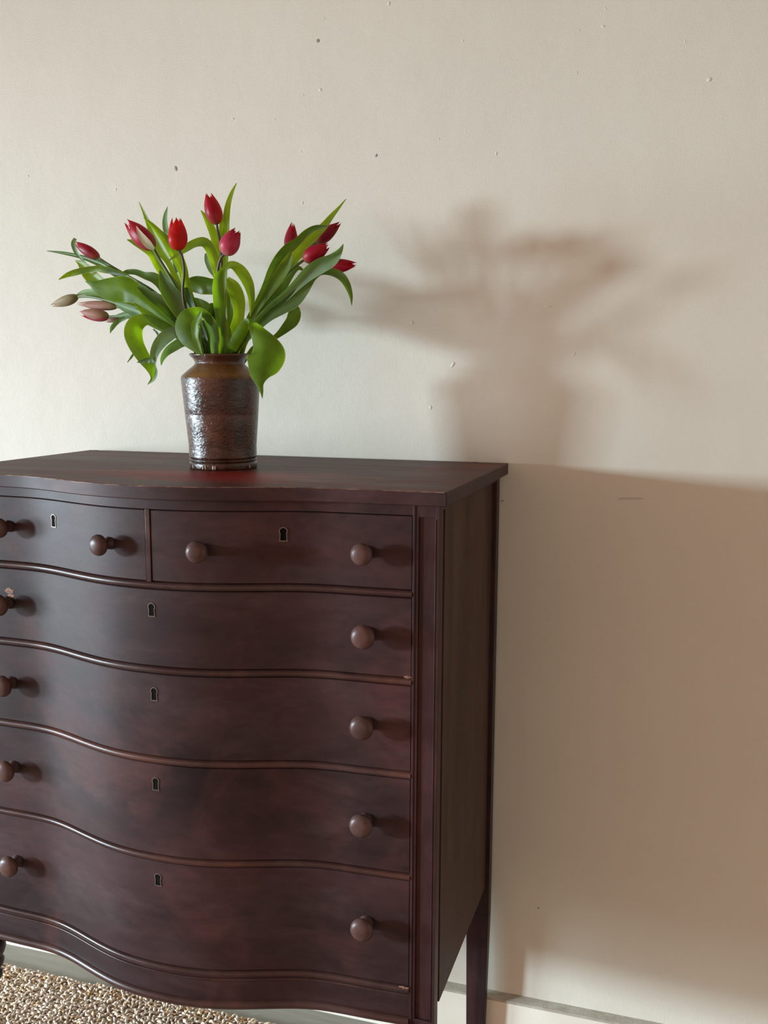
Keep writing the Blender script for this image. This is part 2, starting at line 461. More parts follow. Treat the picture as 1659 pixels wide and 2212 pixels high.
for a, b_ in zip(pts, pts[1:]):
    dn = Vector((0, 0, 0.0005)); bm.faces.new([bm.verts.new(p) for p in (a - dn, b_ - dn, b_ + dn, a + dn)])
bm_obj('pencil_mark', bm, M['nick'], wall)

# ------------------------------------------------------------------ rug
rug = empty('rug', (-0.4, -1.2, 0), 'nubby beige and cream looped wool rug on the pale floor under the chest', 'rug')
RX0, RX1, RY0, RY1 = -1.9, 1.3, -2.3, -0.098
bm = bmesh.new(); box(bm, RX0, RX1, RY0, RY1 - 0.004, 0.0005, 0.006)
bm_obj('backing', bm, M['weave'], rug)


def loops(x0, x1, y0, y1, sp, seed):
    nr, ns = 7, 5; sv = []; sf = []                    # one arched loop of thick yarn: a bent tube
    for i in range(nr):
        a = PI * (-0.10 + 1.20 * i / (nr - 1)); rt = 0.62 if 0 < i < nr - 1 else 0.50
        for k in range(ns):
            q = 2 * PI * k / ns
            sv.append(((0.85 + rt * math.cos(q)) * math.cos(a), rt * math.sin(q) + 0.35 * math.cos(a), (0.85 + rt * math.cos(q)) * math.sin(a)))
    for i in range(nr - 1):
        for k in range(ns):
            p, q = i * ns + k, i * ns + (k + 1) % ns
            sf += [(p, q, q + ns), (p, q + ns, p + ns)]
    sv = np.array(sv); sf = np.array(sf)
    rg = np.random.RandomState(seed)
    gx = np.arange(x0, x1, sp); gy = np.arange(y0, y1, sp * 0.92)
    X, Y = np.meshgrid(gx, gy); X[1::2] += sp * 0.5
    X = X.ravel() + rg.uniform(-.3, .3, X.size) * sp; Y = Y.ravel() + rg.uniform(-.28, .28, Y.size) * sp
    n = X.size
    s = sp * rg.uniform(0.40, 0.54, n)
    an = rg.uniform(0, 2 * PI, n); el = rg.uniform(0.95, 1.15, n)
    lean = rg.uniform(-0.5, 0.5, (n, 2))
    hz = s * rg.uniform(0.75, 1.1, n)
    lx = sv[None, :, 0] * s[:, None] * el[:, None]; ly = sv[None, :, 1] * s[:, None] / el[:, None]; lz = sv[None, :, 2] * hz[:, None]
    wx = X[:, None] + lx * np.cos(an)[:, None] - ly * np.sin(an)[:, None] + lean[:, :1] * lz
    wy = Y[:, None] + lx * np.sin(an)[:, None] + ly * np.cos(an)[:, None] + lean[:, 1:] * lz
    wz = 0.0062 + rg.uniform(-.0012, .0022, n)[:, None] + lz
    V = np.stack([wx, wy, wz], -1).reshape(-1, 3)
    Fc = (sf[None] + (np.arange(n) * len(sv))[:, None, None]).reshape(-1, 3)
    me = bpy.data.meshes.new('pile')
    me.vertices.add(len(V)); me.vertices.foreach_set('co', V.ravel())
    me.loops.add(Fc.size); me.loops.foreach_set('vertex_index', Fc.ravel().astype(np.int32))
    me.polygons.add(len(Fc)); me.polygons.foreach_set('loop_start', np.arange(0, Fc.size, 3, dtype=np.int32))
    me.polygons.foreach_set('loop_total', np.full(len(Fc), 3, dtype=np.int32))
    me.polygons.foreach_set('use_smooth', np.ones(len(Fc), dtype=bool))
    me.update()
    a = me.attributes.new('tint', 'FLOAT', 'POINT')
    t = np.clip(rg.beta(2.0, 1.6, n) + (Y > RY1 - 0.05) * 0.12, 0, 1)
    a.data.foreach_set('value', np.repeat(t, len(sv)).astype(np.float32))
    return me


o = link('pile', loops(-1.15, 0.45, -0.72, RY1, 0.0098, 3), M['wool'], rug); o['kind'] = 'stuff'
o = link('pile', loops(RX0, RX1, RY0, -0.725, 0.019, 4), M['wool'], rug); o['kind'] = 'stuff'

# ------------------------------------------------------------------ chest of drawers
H = 1.2961
KV = [-0.5743, -0.5664, -0.5403, -0.5133, -0.5071, -0.5029]
KH = 0.086


def _slopes():
    n = len(KV); A = np.zeros((n, n)); b = np.zeros(n); A[0, 0] = 1
    for i in range(1, n - 1):
        A[i, i - 1] = 1; A[i, i] = 4; A[i, i + 1] = 1; b[i] = 3 * (KV[i + 1] - KV[i - 1]) / KH
    A[-1, -1] = 2; A[-1, -2] = 1; b[-1] = 3 * (KV[-1] - KV[-2]) / KH
    return np.linalg.solve(A, b)


KM = _slopes()


def prof(x):
    """serpentine front of the chest: y of its surface at x"""
    x = abs(x)
    if x >= 0.43: return -0.5029
    i = int(min(x / KH, len(KV) - 2)); t = x / KH - i
    return float((2 * t**3 - 3 * t**2 + 1) * KV[i] + (t**3 - 2 * t**2 + t) * KH * KM[i] + (-2 * t**3 + 3 * t**2) * KV[i + 1] + (t**3 - t**2) * KH * KM[i + 1])


def normal(x):
    d = (prof(x + 0.002) - prof(x - 0.002)) / 0.004
    return Vector((d, -1, 0)).normalized()


chest = empty('chest_of_drawers', (0, -0.26, 0), 'dark mahogany serpentine-front chest of drawers with round wooden knobs against the wall', 'chest of drawers')


def curved(x0, x1, section, yback, n=64, dy=0.0):
    """solid that follows the serpentine front; section = [(forward offset, z)] from bottom to top, closed at y = yback"""
    bm = bmesh.new(); cols = []
    for i in range(n + 1):
        x = x0 + (x1 - x0) * i / n; yy = prof(x) + dy
        c = [bm.verts.new((x, yback, section[0][1]))] + [bm.verts.new((x, yy - f, z)) for f, z in section] + [bm.verts.new((x, yback, section[-1][1]))]
        cols.append(c)
    k = len(cols[0])
    for a, b_ in zip(cols, cols[1:]):
        for j in range(k):
            j2 = (j + 1) % k
            bm.faces.new((a[j], b_[j], b_[j2], a[j2]))
    bm.faces.new(cols[0]); bm.faces.new(cols[-1][::-1])
    return bm


def bead(zc, h, out, k=6, base=0.0):
    return [(base + out * math.sin(PI * j / k) ** 0.6 if 0 < j < k else base, zc - h / 2 + h * j / k) for j in range(k + 1)]


# carcase behind the drawers
bm = bmesh.new(); box(bm, -0.452, 0.452, -0.472, -0.020, 0.392, 1.2735)
bm_obj('carcase', bm, M['wood_dark'], chest)
# top board with serpentine front
bm = bmesh.new(); ring = []
xs = [-0.4899] + [-0.47 + 0.94 * i / 96 for i in range(97)] + [0.4899]
out = [(x, (prof(x) - 0.0255) if abs(x) < 0.48 else -0.5284) for x in xs] + [(0.4899, -0.012), (-0.4899, -0.012)]
lo = [bm.verts.new((x, y, 1.2735)) for x, y in out]; hi = [bm.verts.new((x, y, H)) for x, y in out]
bm.faces.new(lo[::-1]); bm.faces.new(hi)
for i in range(len(out)):
    j = (i + 1) % len(out); bm.faces.new((lo[i], lo[j], hi[j], hi[i]))
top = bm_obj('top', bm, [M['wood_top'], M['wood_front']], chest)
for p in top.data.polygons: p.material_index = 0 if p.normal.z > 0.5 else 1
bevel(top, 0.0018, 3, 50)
# frieze rail under the top
bm_obj('frieze', curved(-0.4295, 0.4295, [(0.0, 1.2548), (0.0, 1.2738)], -0.474), M['wood_front'], chest, True, 40)
# moulded rails between the drawers
RAILS = [1.1281, 0.9838, 0.8258, 0.6490, 0.4465]
for z in RAILS:
    bm_obj('rail', curved(-0.4295, 0.4295, bead(z, 0.0112, 0.0038), -0.476, 72), M['wood_bead'], chest, True, 50)
bm_obj('bead', curved(-0.4295, 0.4295, bead(0.4365, 0.0042, 0.0022, 4), -0.476, 72), M['wood_bead'], chest, True, 50)
bm_obj('apron', curved(-0.4295, 0.4295, [(-0.001, 0.396), (-0.001, 0.4405)], -0.474, 72), M['wood_front'], chest, True, 40)
bm_obj('base_moulding', curved(-0.4295, 0.4295, bead(0.3885, 0.0162, 0.0062, 8), -0.476, 72), M['wood_bead'], chest, True, 50)
# divider between the two short drawers
bm = curved(-0.0045, 0.0045, [(0.0015, 1.1335), (0.0015, 1.2550)], -0.476, 2)
bevel(bm_obj('divider', bm, M['wood_bead'], chest), 0.001)

# knob and escutcheon shapes
KNOB = [(0.0135, -0.001), (0.0125, 0.004), (0.0090, 0.008), (0.0085, 0.013), (0.0110, 0.0165), (0.0185, 0.0185), (0.0215, 0.0215), (0.0222, 0.0245),
        (0.0212, 0.0280), (0.0180, 0.0315), (0.0125, 0.0340), (0.006, 0.0350), (0, 0.0353)]


def knob(px, py, parent, lab=None, k=0.90):
    y = -0.54
    for _ in range(12):                               # surface point whose knob head shows at this place
        P = at(px, py, y); nn = normal(P.x); xb = P.x - nn.x * 0.026; y = prof(xb) + nn.y * 0.026
    base = Vector((xb, prof(xb), P.z))
    bm = bmesh.new(); lathe(bm, [(r * k, h) for r, h in KNOB], base, nn, 36)
    o = bm_obj('knob', bm, M['wood_knob'], parent, True, 60)
    if lab: o['label'] = lab
    return o


def escutcheon(px, py, parent):
    P = at(px, py, -0.56); P = at(px, py, prof(P.x)); P = at(px, py, prof(P.x))
    outl = []
    for k in range(17):
        a = math.radians(-38 + (256) * k / 16)
        outl.append((math.cos(a), math.sin(a)))
    def shape(r, s, h, zc):
        pts = [(r * c, zc + r * s_) for c, s_ in outl]
        return pts + [(-s, h), (s, h)]
    O = shape(0.0069, 0.0064, -0.0118, 0.0048); I = shape(0.0054, 0.0050, -0.0104, 0.0048)
    def pt(q, off):
        x = P.x + q[0]; return (x, prof(x) - off, P.z + q[1])
    bm = bmesh.new()
    o1 = [bm.verts.new(pt(q, -0.001)) for q in O]; o2 = [bm.verts.new(pt(q, 0.0009)) for q in O]
    i2 = [bm.verts.new(pt(q, 0.0009)) for q in I]; i1 = [bm.verts.new(pt(q, 0.0002)) for q in I]
    n = len(O)
    for k in range(n):
        j = (k + 1) % n
        bm.faces.new((o1[k], o1[j], o2[j], o2[k])); bm.faces.new((o2[k], o2[j], i2[j], i2[k])); bm.faces.new((i2[k], i2[j], i1[j], i1[k]))
    f = bm.faces.new(i1); f.material_index = 1
    return bm_obj('keyhole_escutcheon', bm, [M['brass'], M['hole']], parent)


G = 0.0014
bands = [(RAILS[0] + 0.0056, 1.2548)] + [(RAILS[i + 1] + 0.0056, RAILS[i] - 0.0056) for i in range(4)]


def drawer(x0, x1, band, lab):
    z0, z1 = band[0] + G, band[1] - G
    sec = [(-0.0012, z0), (0.0, z0 + 0.0012), (0.0, z1 - 0.0012), (-0.0012, z1)]
    d = bm_obj('drawer', curved(x0 + G, x1 - G, sec, -0.474, 72), M['wood_front'], chest, True, 40)
    d['label'] = lab
    return d


d = drawer(-0.4295, -0.0045, bands[0], 'short left top drawer with two round knobs and a keyhole')
knob(-4, 1141, d, k=0.81); knob(211, 1178, d, k=0.81); escutcheon(114.5, 1125, d)
d = drawer(0.0045, 0.4295, bands[0], 'short right top drawer with two round knobs and a keyhole')
knob(424, 1193, d, k=0.81); knob(780, 1198, d, k=0.81); escutcheon(612, 1154, d)
rows = [((-5, 1308), (783, 1377), (327.5, 1317)), ((3, 1483), (780, 1573.5), (333, 1499)), ((9, 1667), (779, 1785), (336.5, 1693)), ((17, 1873), (781, 2010), (341.5, 1900))]
names = ['first', 'second', 'third', 'fourth']
for i, (l, r, k) in enumerate(rows):
    d = drawer(-0.4295, 0.4295, bands[i + 1], 'full-width drawer, %s long one below the two short drawers' % names[i])
    knob(*l, d); kk = knob(*r, d); escutcheon(*k, d)
    if i == 0: kk['label'] = 'rubbed paler brown knob'
    if i == 3: kk['label'] = 'redder glossier knob'


def post(s):
    """front corner post with a sunk panel"""
    bm = bmesh.new()
    def bx(x0, x1, y0, y1, z0, z1):
        a, b_ = sorted((s * x0, s * x1)); box(bm, a, b_, y0, y1, z0, z1)
    bx(0.4300, 0.4730, -0.4995, -0.4790, 0.370, 1.2735)
    bx(0.4300, 0.4392, -0.5035, -0.4995, 0.370, 1.2735)
    bx(0.4665, 0.4730, -0.5035, -0.4995, 0.370, 1.2735)
    bx(0.4392, 0.4665, -0.5035, -0.4995, 1.2526, 1.2735)
    bx(0.4392, 0.4665, -0.5035, -0.4995, 0.370, 0.396)
    bx(0.4300, 0.4340, -0.5050, -0.5035, 0.372, 1.2735)
    bx(0.4660, 0.4675, -0.5045, -0.5035, 0.396, 1.2500)
    bx(0.4300, 0.4560, -0.4790, -0.4400, 0.370, 1.2735)
    return bevel(bm_obj('post', bm, M['wood_post'], chest), 0.0007, 2)


LEG = [(0.0, 0.0145), (0.011, 0.0145), (0.014, 0.018), (0.015, 0.03), (0.010, 0.045), (0.010, 0.06), (0.014, 0.075), (0.013, 0.12), (0.0145, 0.20), (0.0155, 0.255),
       (0.018, 0.268), (0.024, 0.276), (0.024, 0.286), (0.017, 0.292), (0.027, 0.302), (0.029, 0.312), (0.024, 0.320), (0.030, 0.328), (0.0335, 0.339), (0.0325, 0.348), (0.028, 0.357), (0.018, 0.362),
       (0.021, 0.371), (0.0, 0.371)]
for s in (-1, 1):
    post(s)
    bm = bmesh.new(); lathe(bm, LEG, Vector((s * 0.449, -0.4810, 0)), n=40, cap=False)
    bm_obj('leg', bm, M['wood_post'], chest, True, 50)
    # back leg: stile of the case running down as a tapered leg
    bm = bmesh.new()
    a, b_ = sorted((s * 0.4265, s * 0.4748))
    box(bm, a, b_, -0.047, -0.020, 0.33, 1.2735)
    a2, b2 = sorted((s * 0.4305, s * 0.4680))
    frustum(bm, (a2, b2, -0.043, -0.022, 0.0), (a, b_, -0.047, -0.020, 0.33))
    bevel(bm_obj('leg', bm, M['wood_post'], chest), 0.001)
    # side panel
    bm = bmesh.new(); a, b_ = sorted((s * 0.452, s * 0.4660)); box(bm, a, b_, -0.4400, -0.047, 0.3905, 1.2735)
    bevel(bm_obj('side_panel', bm, M['wood_side'], chest), 0.0008)
    bm = bmesh.new(); a, b_ = sorted((s * 0.452, s * 0.4725)); box(bm, a, b_, -0.478, -0.047, 1.262, 1.2735)
    bm_obj('side_moulding', bm, M['wood_post'], chest)
bm = bmesh.new(); box(bm, -0.43, 0.43, -0.026, -0.020, 0.39, 1.2735)
bm_obj('back_panel', bm, M['wood_dark'], chest)
# two small slots at the back edge of the top
for px, py in ((1030, 997.5), (218, 971.5)):
    bm = bmesh.new(); r = CF + CR * ((px - 829.5) / FPX) - CU * ((py - 1106) / FPX)
    P = CAM + r * ((H - CAM.z) / r.z); P.y = -0.0195
    lathe(bm, [(0.0055, -0.002), (0.0055, 0.0002), (0, 0.0002)], P, n=20)
    bm_obj('screw_hole', bm, M['hole'], top)


def on_top(px, py):
    r = CF + CR * ((px - 829.5) / FPX) - CU * ((py - 1106) / FPX)
    return CAM + r * ((H + 0.0002 - CAM.z) / r.z)


def strip_top(pts, w):
    bm = bmesh.new(); P = [on_top(*p) for p in pts]; L = []
    for i, p in enumerate(P):
        k = w * math.sin(PI * (i + 0.15) / (len(P) - 0.7)); L.append((bm.verts.new(p + Vector((0, -k, 0))), bm.verts.new(p + Vector((0, k, 0)))))
    for a, b_ in zip(L, L[1:]): bm.faces.new((a[0], b_[0], b_[1], a[1]))
    return bm_obj('scratch', bm, M['scratch'], top)


strip_top([(237, 1014), (250, 1016.5), (262, 1016), (271, 1014), (276, 1011.5)], 0.004)
strip_top([(291, 1016), (305, 1016.5), (328, 1016.8)], 0.0012)
strip_top([(603, 1010), (609, 1011), (614, 1011.3)], 0.002)
strip_top([(585, 1005), (600, 1006), (625, 1009)], 0.0006)
bm = bmesh.new(); L = []                              # worn arris along the top's front edge, bevel highlight painted in
for i in range(281):
    x = -0.486 + 0.972 * i / 280; nz = noise.noise(Vector((x * 38, 1.7, 0))) + 0.6 * noise.noise(Vector((x * 120, 5.7, 0)))
    w = max(0.00025, 0.0007 + 0.0011 * nz) * (1.0 if x < 0.12 else 0.6); y = prof(x) - 0.0255
    L.append((bm.verts.new((x, y + w + 0.0006, H + 0.00015)), bm.verts.new((x, y - 0.0001, H - 0.00035)), bm.verts.new((x, y - 0.00025, H - 0.0009 - w * 0.6))))
for a, b_ in zip(L, L[1:]):
    for k in (0, 1): bm.faces.new((a[k], b_[k], b_[k + 1], a[k + 1]))
bm_obj('worn_glint_edge', bm, M['edge_wear_glint'], top, True)
# veneer losses
def blob(px, py, rx, rz, parent, seed, y=None):
    P = at(px, py, -0.53)
    for _ in range(4): P = at(px, py, (prof(P.x) if y is None else y))
    bm = bmesh.new(); vs = []
    for k in range(22):
        a = 2 * PI * k / 22; q = 1 + 0.45 * noise.noise(Vector((math.cos(a) * 2 + seed, math.sin(a) * 2, seed)))
        x = P.x + rx * q * math.cos(a); vs.append(bm.verts.new((x, (prof(x) if y is None else y) - 0.0003, P.z + rz * q * math.sin(a))))
    bm.faces.new(vs)
    return bm_obj('veneer_chip', bm, M['chip'], parent)


drawers = [c for c in chest.children if c.name.startswith('drawer')]
blob(20, 1276, 0.010, 0.006, drawers[2], 2.0); blob(24, 1287, 0.007, 0.004, drawers[2], 5.0)
blob(880, 1463, 0.006, 0.0022, drawers[2], 8.0)
blob(872, 2133, 0.009, 0.0022, chest, 3.0, -0.5075)

# ------------------------------------------------------------------ vase
VX, VY = 0.0, -0.2905
P = on_top(483.3, 1010)
VX = at(483.3, 1008, VY).x
RIM = VZ + 0.2135
vase = empty('vase', (VX, VY, VZ), 'brown glazed stoneware crock holding the tulips on the chest top', 'vase')
vp = [(0.0, 0.0), (0.0620, 0.0), (0.0632, 0.002), (0.0634, 0.010), (0.0625, 0.0125), (0.0608, 0.0135), (0.0625, 0.0150), (0.0635, 0.0165), (0.0628, 0.0182),
      (0.0612, 0.0190), (0.0628, 0.0205), (0.0637, 0.0220), (0.0632, 0.0240), (0.0636, 0.045), (0.0660, 0.075), (0.0684, 0.1000), (0.0681, 0.1012), (0.0685, 0.1024),
      (0.0702, 0.125), (0.0722, 0.148), (0.0735, 0.163), (0.0735, 0.1685), (0.0718, 0.1725), (0.0600, 0.1830), (0.0490, 0.1915), (0.0462, 0.1950), (0.0465, 0.1985), (0.0500, 0.2040),
      (0.0545, 0.2085), (0.0560, 0.2105), (0.0558, 0.2128), (0.0540, 0.2136), (0.0510, 0.2120), (0.0450, 0.2010), (0.0430, 0.193), (0.0560, 0.178), (0.0680, 0.162), (0.0600, 0.05), (0.055, 0.012), (0, 0.010)]
bm = bmesh.new()
TOP_TILT = -0.004
lathe(bm, vp, Vector((VX, VY, VZ)), n=72, cap=False)
for vv in bm.verts:
    hh = (vv.co.z - VZ) / 0.2135
    vv.co.x += TOP_TILT * hh
    a = math.atan2(vv.co.y - VY, vv.co.x - VX)
    if 0.03 < hh < 0.8:
        k = 0.0007 * noise.noise(Vector((math.cos(a) * 1.5, math.sin(a) * 1.5, hh * 6)))
        vv.co.x += k * math.cos(a); vv.co.y += k * math.sin(a)
    if hh > 0.93: vv.co.z += 0.0008 * math.sin(a * 2 + 1)
bm_obj('body', bm, M['glaze'], vase, True, 75)
for k, (px, w) in enumerate(((440, 4.0), (446, 2.5), (462, 4.5), (466, 2.5), (413, 3), (552, 3))):   # glaze chips around the foot
    P = at(px, 1012, VY - 0.06); dx = (P.x - VX)
    if abs(dx) > 0.0625: dx = math.copysign(0.0615, dx)
    y = VY - math.sqrt(max(0.0636**2 - dx * dx, 0)); bm = bmesh.new()
    bmesh.ops.create_icosphere(bm, subdivisions=2, radius=1)
    for vv in bm.verts: vv.co = Vector((VX + dx + vv.co.x * w / 1180 * 0.6, y + vv.co.y * 0.0012, VZ + 0.0055 + vv.co.z * 0.0042 * (1 + 0.4 * noise.noise(vv.co * 2 + Vector((k, 0, 0))))))
    bm_obj('glaze_chip', bm, M['bare_clay'], vase, True)
MX = VX + TOP_TILT                                   # centre of the mouth

# ------------------------------------------------------------------ tulips
def A(x, y): return (80 + x / 4.1475, 370 + y / 4.1475)
def B(x, y): return (400 + x / 4.1475, 370 + y / 4.1475)


def catmull(P, n):
    """points resampled along a Catmull-Rom curve through P (tuples of floats)"""
    P = [np.array(p, float) for p in P]
    if len(P) == 2: P = [P[0], (P[0] + P[1]) / 2, P[1]]
    Q = [2 * P[0] - P[1]] + P + [2 * P[-1] - P[-2]]
    seg = [np.linalg.norm((P[i + 1] - P[i])[:3]) + 1e-6 for i in range(len(P) - 1)]
    cum = np.concatenate([[0], np.cumsum(seg)]); out = []
    for k in range(n):
        s = cum[-1] * k / (n - 1); i = int(min(np.searchsorted(cum, s, side='right') - 1, len(seg) - 1)); i = max(i, 0)
        t = (s - cum[i]) / seg[i]
        a, b_, c, d = Q[i], Q[i + 1], Q[i + 2], Q[i + 3]
        out.append(0.5 * ((2 * b_) + (-a + c) * t + (2 * a - 5 * b_ + 4 * c - d) * t * t + (-a + 3 * b_ - 3 * c + d) * t**3))
    return out


def pxm(p): return (p - CAM).dot(CF) / FPX           # metres per pixel at a point


def mesh_grid(name, grid, uv, mat, parent):
    nr, nc = len(grid), len(grid[0])
    V = [tuple(p) for row in grid for p in row]
    Fc = [(i * nc + j, i * nc + j + 1, (i + 1) * nc + j + 1, (i + 1) * nc + j) for i in range(nr - 1) for j in range(nc - 1)]
    me = bpy.data.meshes.new(name); me.from_pydata(V, [], Fc)
    ul = me.uv_layers.new(name='UVMap')
    fl = [uv[i // nc][i % nc] for i in range(len(V))]
    for lp in me.loops: ul.data[lp.index].uv = fl[lp.vertex_index]
    return link(name, me, mat, parent, True)


def leaf(parent, fn, pts, d0, d1, mat='leaf', tw=25.0, tw2=None, fold=0.35, wave=0.12, wf=3.0, mouth=True, arch=0.0, seed=0, wscale=1.0):
    """a blade given from its tip to its base: (x, y, half width) in the frame fn; its depth (metres, + = nearer the
    wall) runs from d0 at the tip to d1 at the base"""
    L = []
    q = [fn(p[0], p[1]) for p in pts]
    n = len(pts)
    cum = [0]
    for i in range(1, n): cum.append(cum[-1] + math.hypot(q[i][0] - q[i - 1][0], q[i][1] - q[i - 1][1]))
    for i, p in enumerate(pts):
        t = cum[i] / max(cum[-1], 1e-6)
        hw = (p[2] if len(p) > 2 else 2) / 4.1475
        dd = p[3] if len(p) > 3 else d0 + (d1 - d0) * t - arch * math.sin(PI * t)
        P = at(q[i][0], q[i][1], VY + dd)
        L.append((P.x, P.y, P.z, hw * pxm(P) * wscale))
    if mouth:
        last = L[-1]; w = max(0.005, min(last[3], 0.010))
        k = Vector((last[0] - MX, last[1] - VY)); r = min(k.length, 0.036)
        if k.length > 1e-5: k = k.normalized() * r
        if last[2] > RIM + 0.012: L.append((MX + k.x, VY + k.y, RIM - 0.002, w))
        L.append((MX + k.x * 0.55, VY + k.y * 0.55, VZ + 0.155, w * 0.6))
    nr = max(18, int(8 * len(L) ** 0.9)); nc = 9
    S = catmull(L, nr); grid = []; uv = []
    tw2 = tw if tw2 is None else tw2
    Tp = None
    for i, s in enumerate(S):
        a = S[max(i - 1, 0)][:3]; b_ = S[min(i + 1, nr - 1)][:3]
        T = Vector(b_ - a).normalized(); C0 = Vector(s[:3]); w = max(float(s[3]), 0.0002)
        view = (C0 - CAM).normalized()
        Bn = T.cross(view)
        if Bn.length < 0.15 and Tp is not None: Bn = Tp - T * Tp.dot(T)
        Bn.normalize(); Tp = Bn.copy()
        Nn = Bn.cross(T).normalized()
        if Nn.dot(view) > 0: Nn = -Nn                 # towards the viewer
        t = i / (nr - 1); ang = math.radians(tw + (tw2 - tw) * t)
        B2 = Bn * math.cos(ang) + Nn * math.sin(ang); N2 = -Bn * math.sin(ang) + Nn * math.cos(ang)
        ww = w / max(math.cos(ang), 0.45)
        row = []; ur = []
        for j in range(nc):
            x = 2 * j / (nc - 1) - 1
            e = abs(x) ** 1.6 * fold * w + wave * w * abs(x) * math.sin(t * wf * 2 * PI + (1.3 if x > 0 else 0) + seed)
            row.append(C0 + B2 * (x * ww) + N2 * e); ur.append((0.5 + 0.5 * x, 1 - t))
        grid.append(row); uv.append(ur)
    return mesh_grid('leaf', grid, uv, M[mat], parent)


def tube(parent, P3, r0, r1, mat, name='stem'):
    S = catmull([(p.x, p.y, p.z) for p in P3], 26); grid = []; uv = []
    side = Vector((0.3, -0.9, 0.2)); n = 10
    for i, s in enumerate(S):
        a = S[max(i - 1, 0)]; b_ = S[min(i + 1, len(S) - 1)]
        T = Vector(b_ - a).normalized(); u = (side - T * side.dot(T)).normalized(); w = T.cross(u)
        t = i / (len(S) - 1); r = r0 + (r1 - r0) * t
        grid.append([Vector(s) + (u * math.cos(2 * PI * k / n) + w * math.sin(2 * PI * k / n)) * r for k in range(n + 1)])
        uv.append([(k / n, t) for k in range(n + 1)])
    return mesh_grid(name, grid, uv, M[mat], parent)


def head(parent, Bp, Tp, r, mats, roll=0.0, open_=0.0, seed=0, lens=None, pinch=0.20):
    """closed or opening tulip flower: three outer and three inner petals around a small receptacle"""
    ax = (Tp - Bp); Lh = ax.length; ax.normalize()
    u = ax.cross((Bp - CAM).normalized()).normalized(); w = ax.cross(u)
    bm = bmesh.new(); lathe(bm, [(0, -0.001), (r * 0.26, 0.0), (r * 0.42, Lh * 0.05), (r * 0.30, Lh * 0.10), (0, Lh * 0.12)], Bp, ax, 14)
    me = bpy.data.meshes.new('flower_head'); bmesh.ops.recalc_face_normals(bm, faces=bm.faces[:]); bm.to_mesh(me); bm.free()
    hd = link('flower_head', me, M['stem'], parent, True)
    rg = random.Random(seed)
    for k in range(6):
        inner = k >= 3
        th = math.radians(roll + 120 * (k % 3) + (60 if inner else 0) + rg.uniform(-6, 6))
        ln = (lens[k] if lens else (rg.uniform(0.84, 0.90) if inner else rg.uniform(0.93, 1.0))) * Lh
        rr = r * (0.90 if inner else 1.0); half = math.radians(58 if inner else 64)
        op = open_ * rg.uniform(0.6, 1.3)
        grid = []; uv = []; nr, nc = 15, 9
        for i in range(nr):
            t = i / (nr - 1)
            rho = rr * (math.sin(PI * (0.06 + (0.94 - pinch * 0.35) * t ** 0.72)) ** 0.8)
            if t > 0.5: rho = max(rho, rr * pinch * 0.6)
            rho += rr * op * t * t
            wd = half * max(0.0, (1 - t ** 4.0)) ** 0.62 * (0.55 + 0.45 * min(1, t * 3.5))
            row = []; ur = []
            for j in range(nc):
                x = 2 * j / (nc - 1) - 1
                a = th + x * wd
                q = rho * (1 + 0.05 * (1 - abs(x)) - 0.05 * abs(x) * (not inner))
                hgt = ln * t * (1 - 0.12 * abs(x) ** 1.5 * t ** 3)
                row.append(Bp + ax * hgt + (u * math.cos(a) + w * math.sin(a)) * q); ur.append((0.5 + 0.5 * x, t))
            grid.append(row); uv.append(ur)
        mesh_grid('petal', grid, uv, M[mats[k % len(mats)]], hd)
    return hd


def tulip(label, fn, tip, base, hw, dh, stem, mats, roll=0, open_=0, seed=0, lens=None, depth_tilt=0.0, stem_mat='stem', r_stem=0.0024, pinch=0.14):
    """tip/base/half width of the flower and way points of its stem; dh = depth of the flower from the vase axis"""
    t = empty('tulip', (MX, VY, VZ + 0.19), label, 'tulip', 'tulips in the stoneware crock')
    b2, t2 = fn(*base), fn(*tip)
    Bp = at(b2[0], b2[1], VY + dh); Tp = at(t2[0], t2[1], VY + dh + depth_tilt)
    head(t, Bp, Tp, hw / 4.1475 * pxm(Bp), mats, roll, open_, seed, lens, pinch)
    P3 = [Bp + (Tp - Bp).normalized() * 0.002]
    n = len(stem)
    for i, p in enumerate(stem):
        q = fn(*p); P3.append(at(q[0], q[1], VY + dh * (1 - (i + 1) / (n + 1.0)) ** 0.8))
    k = Vector((P3[-1].x - MX, P3[-1].y - VY)); rad = min(k.length, 0.030)
    if k.length > 1e-5: k = k.normalized() * rad
    P3.append(Vector((MX + k.x, VY + k.y, RIM))); P3.append(Vector((MX - k.x * 0.2, VY - k.y * 0.2, VZ + 0.10)))
    tube(t, P3, r_stem, r_stem * 1.25, stem_mat)
    return t


T = {}
T[1] = tulip('slim closed dark red tulip leaning far left, above the pale buds', A, (328, 630), (556, 778), 50, 0.06,
             [(640, 835), (800, 930), (1000, 1050), (1200, 1240), (1420, 1450)], ['petal_dark', 'petal'], 20, 0, 1, pinch=0.12)
T[2] = tulip('red tulip at upper left with a green-striped outer petal', A, (800, 440), (1045, 690), 84, -0.03,
             [(1090, 780), (1200, 960), (1320, 1180), (1430, 1400), (1530, 1560)], ['petal'], 0, 0.10, 2, r_stem=0.0032)
T[3] = tulip('opening scarlet tulip on a bare stem, left of the tallest flower', A, (1245, 410), (1268, 712), 84, -0.06,
             [(1300, 760), (1318, 900), (1305, 1080), (1340, 1260), (1480, 1480)], ['petal_red'], 40, 0.22, 3,
             lens=[0.82, 0.97, 0.95, 1.0, 0.98, 1.0], stem_mat='stem_dark')
T[4] = tulip('tallest red tulip standing upright at the top of the bunch', B, (200, 178), (285, 475), 74, 0.03,
             [(297, 560), (318, 650), (325, 800), (330, 1100), (320, 1450)], ['petal', 'petal_red'], 70, 0.12, 4, stem_mat='stem_dark')
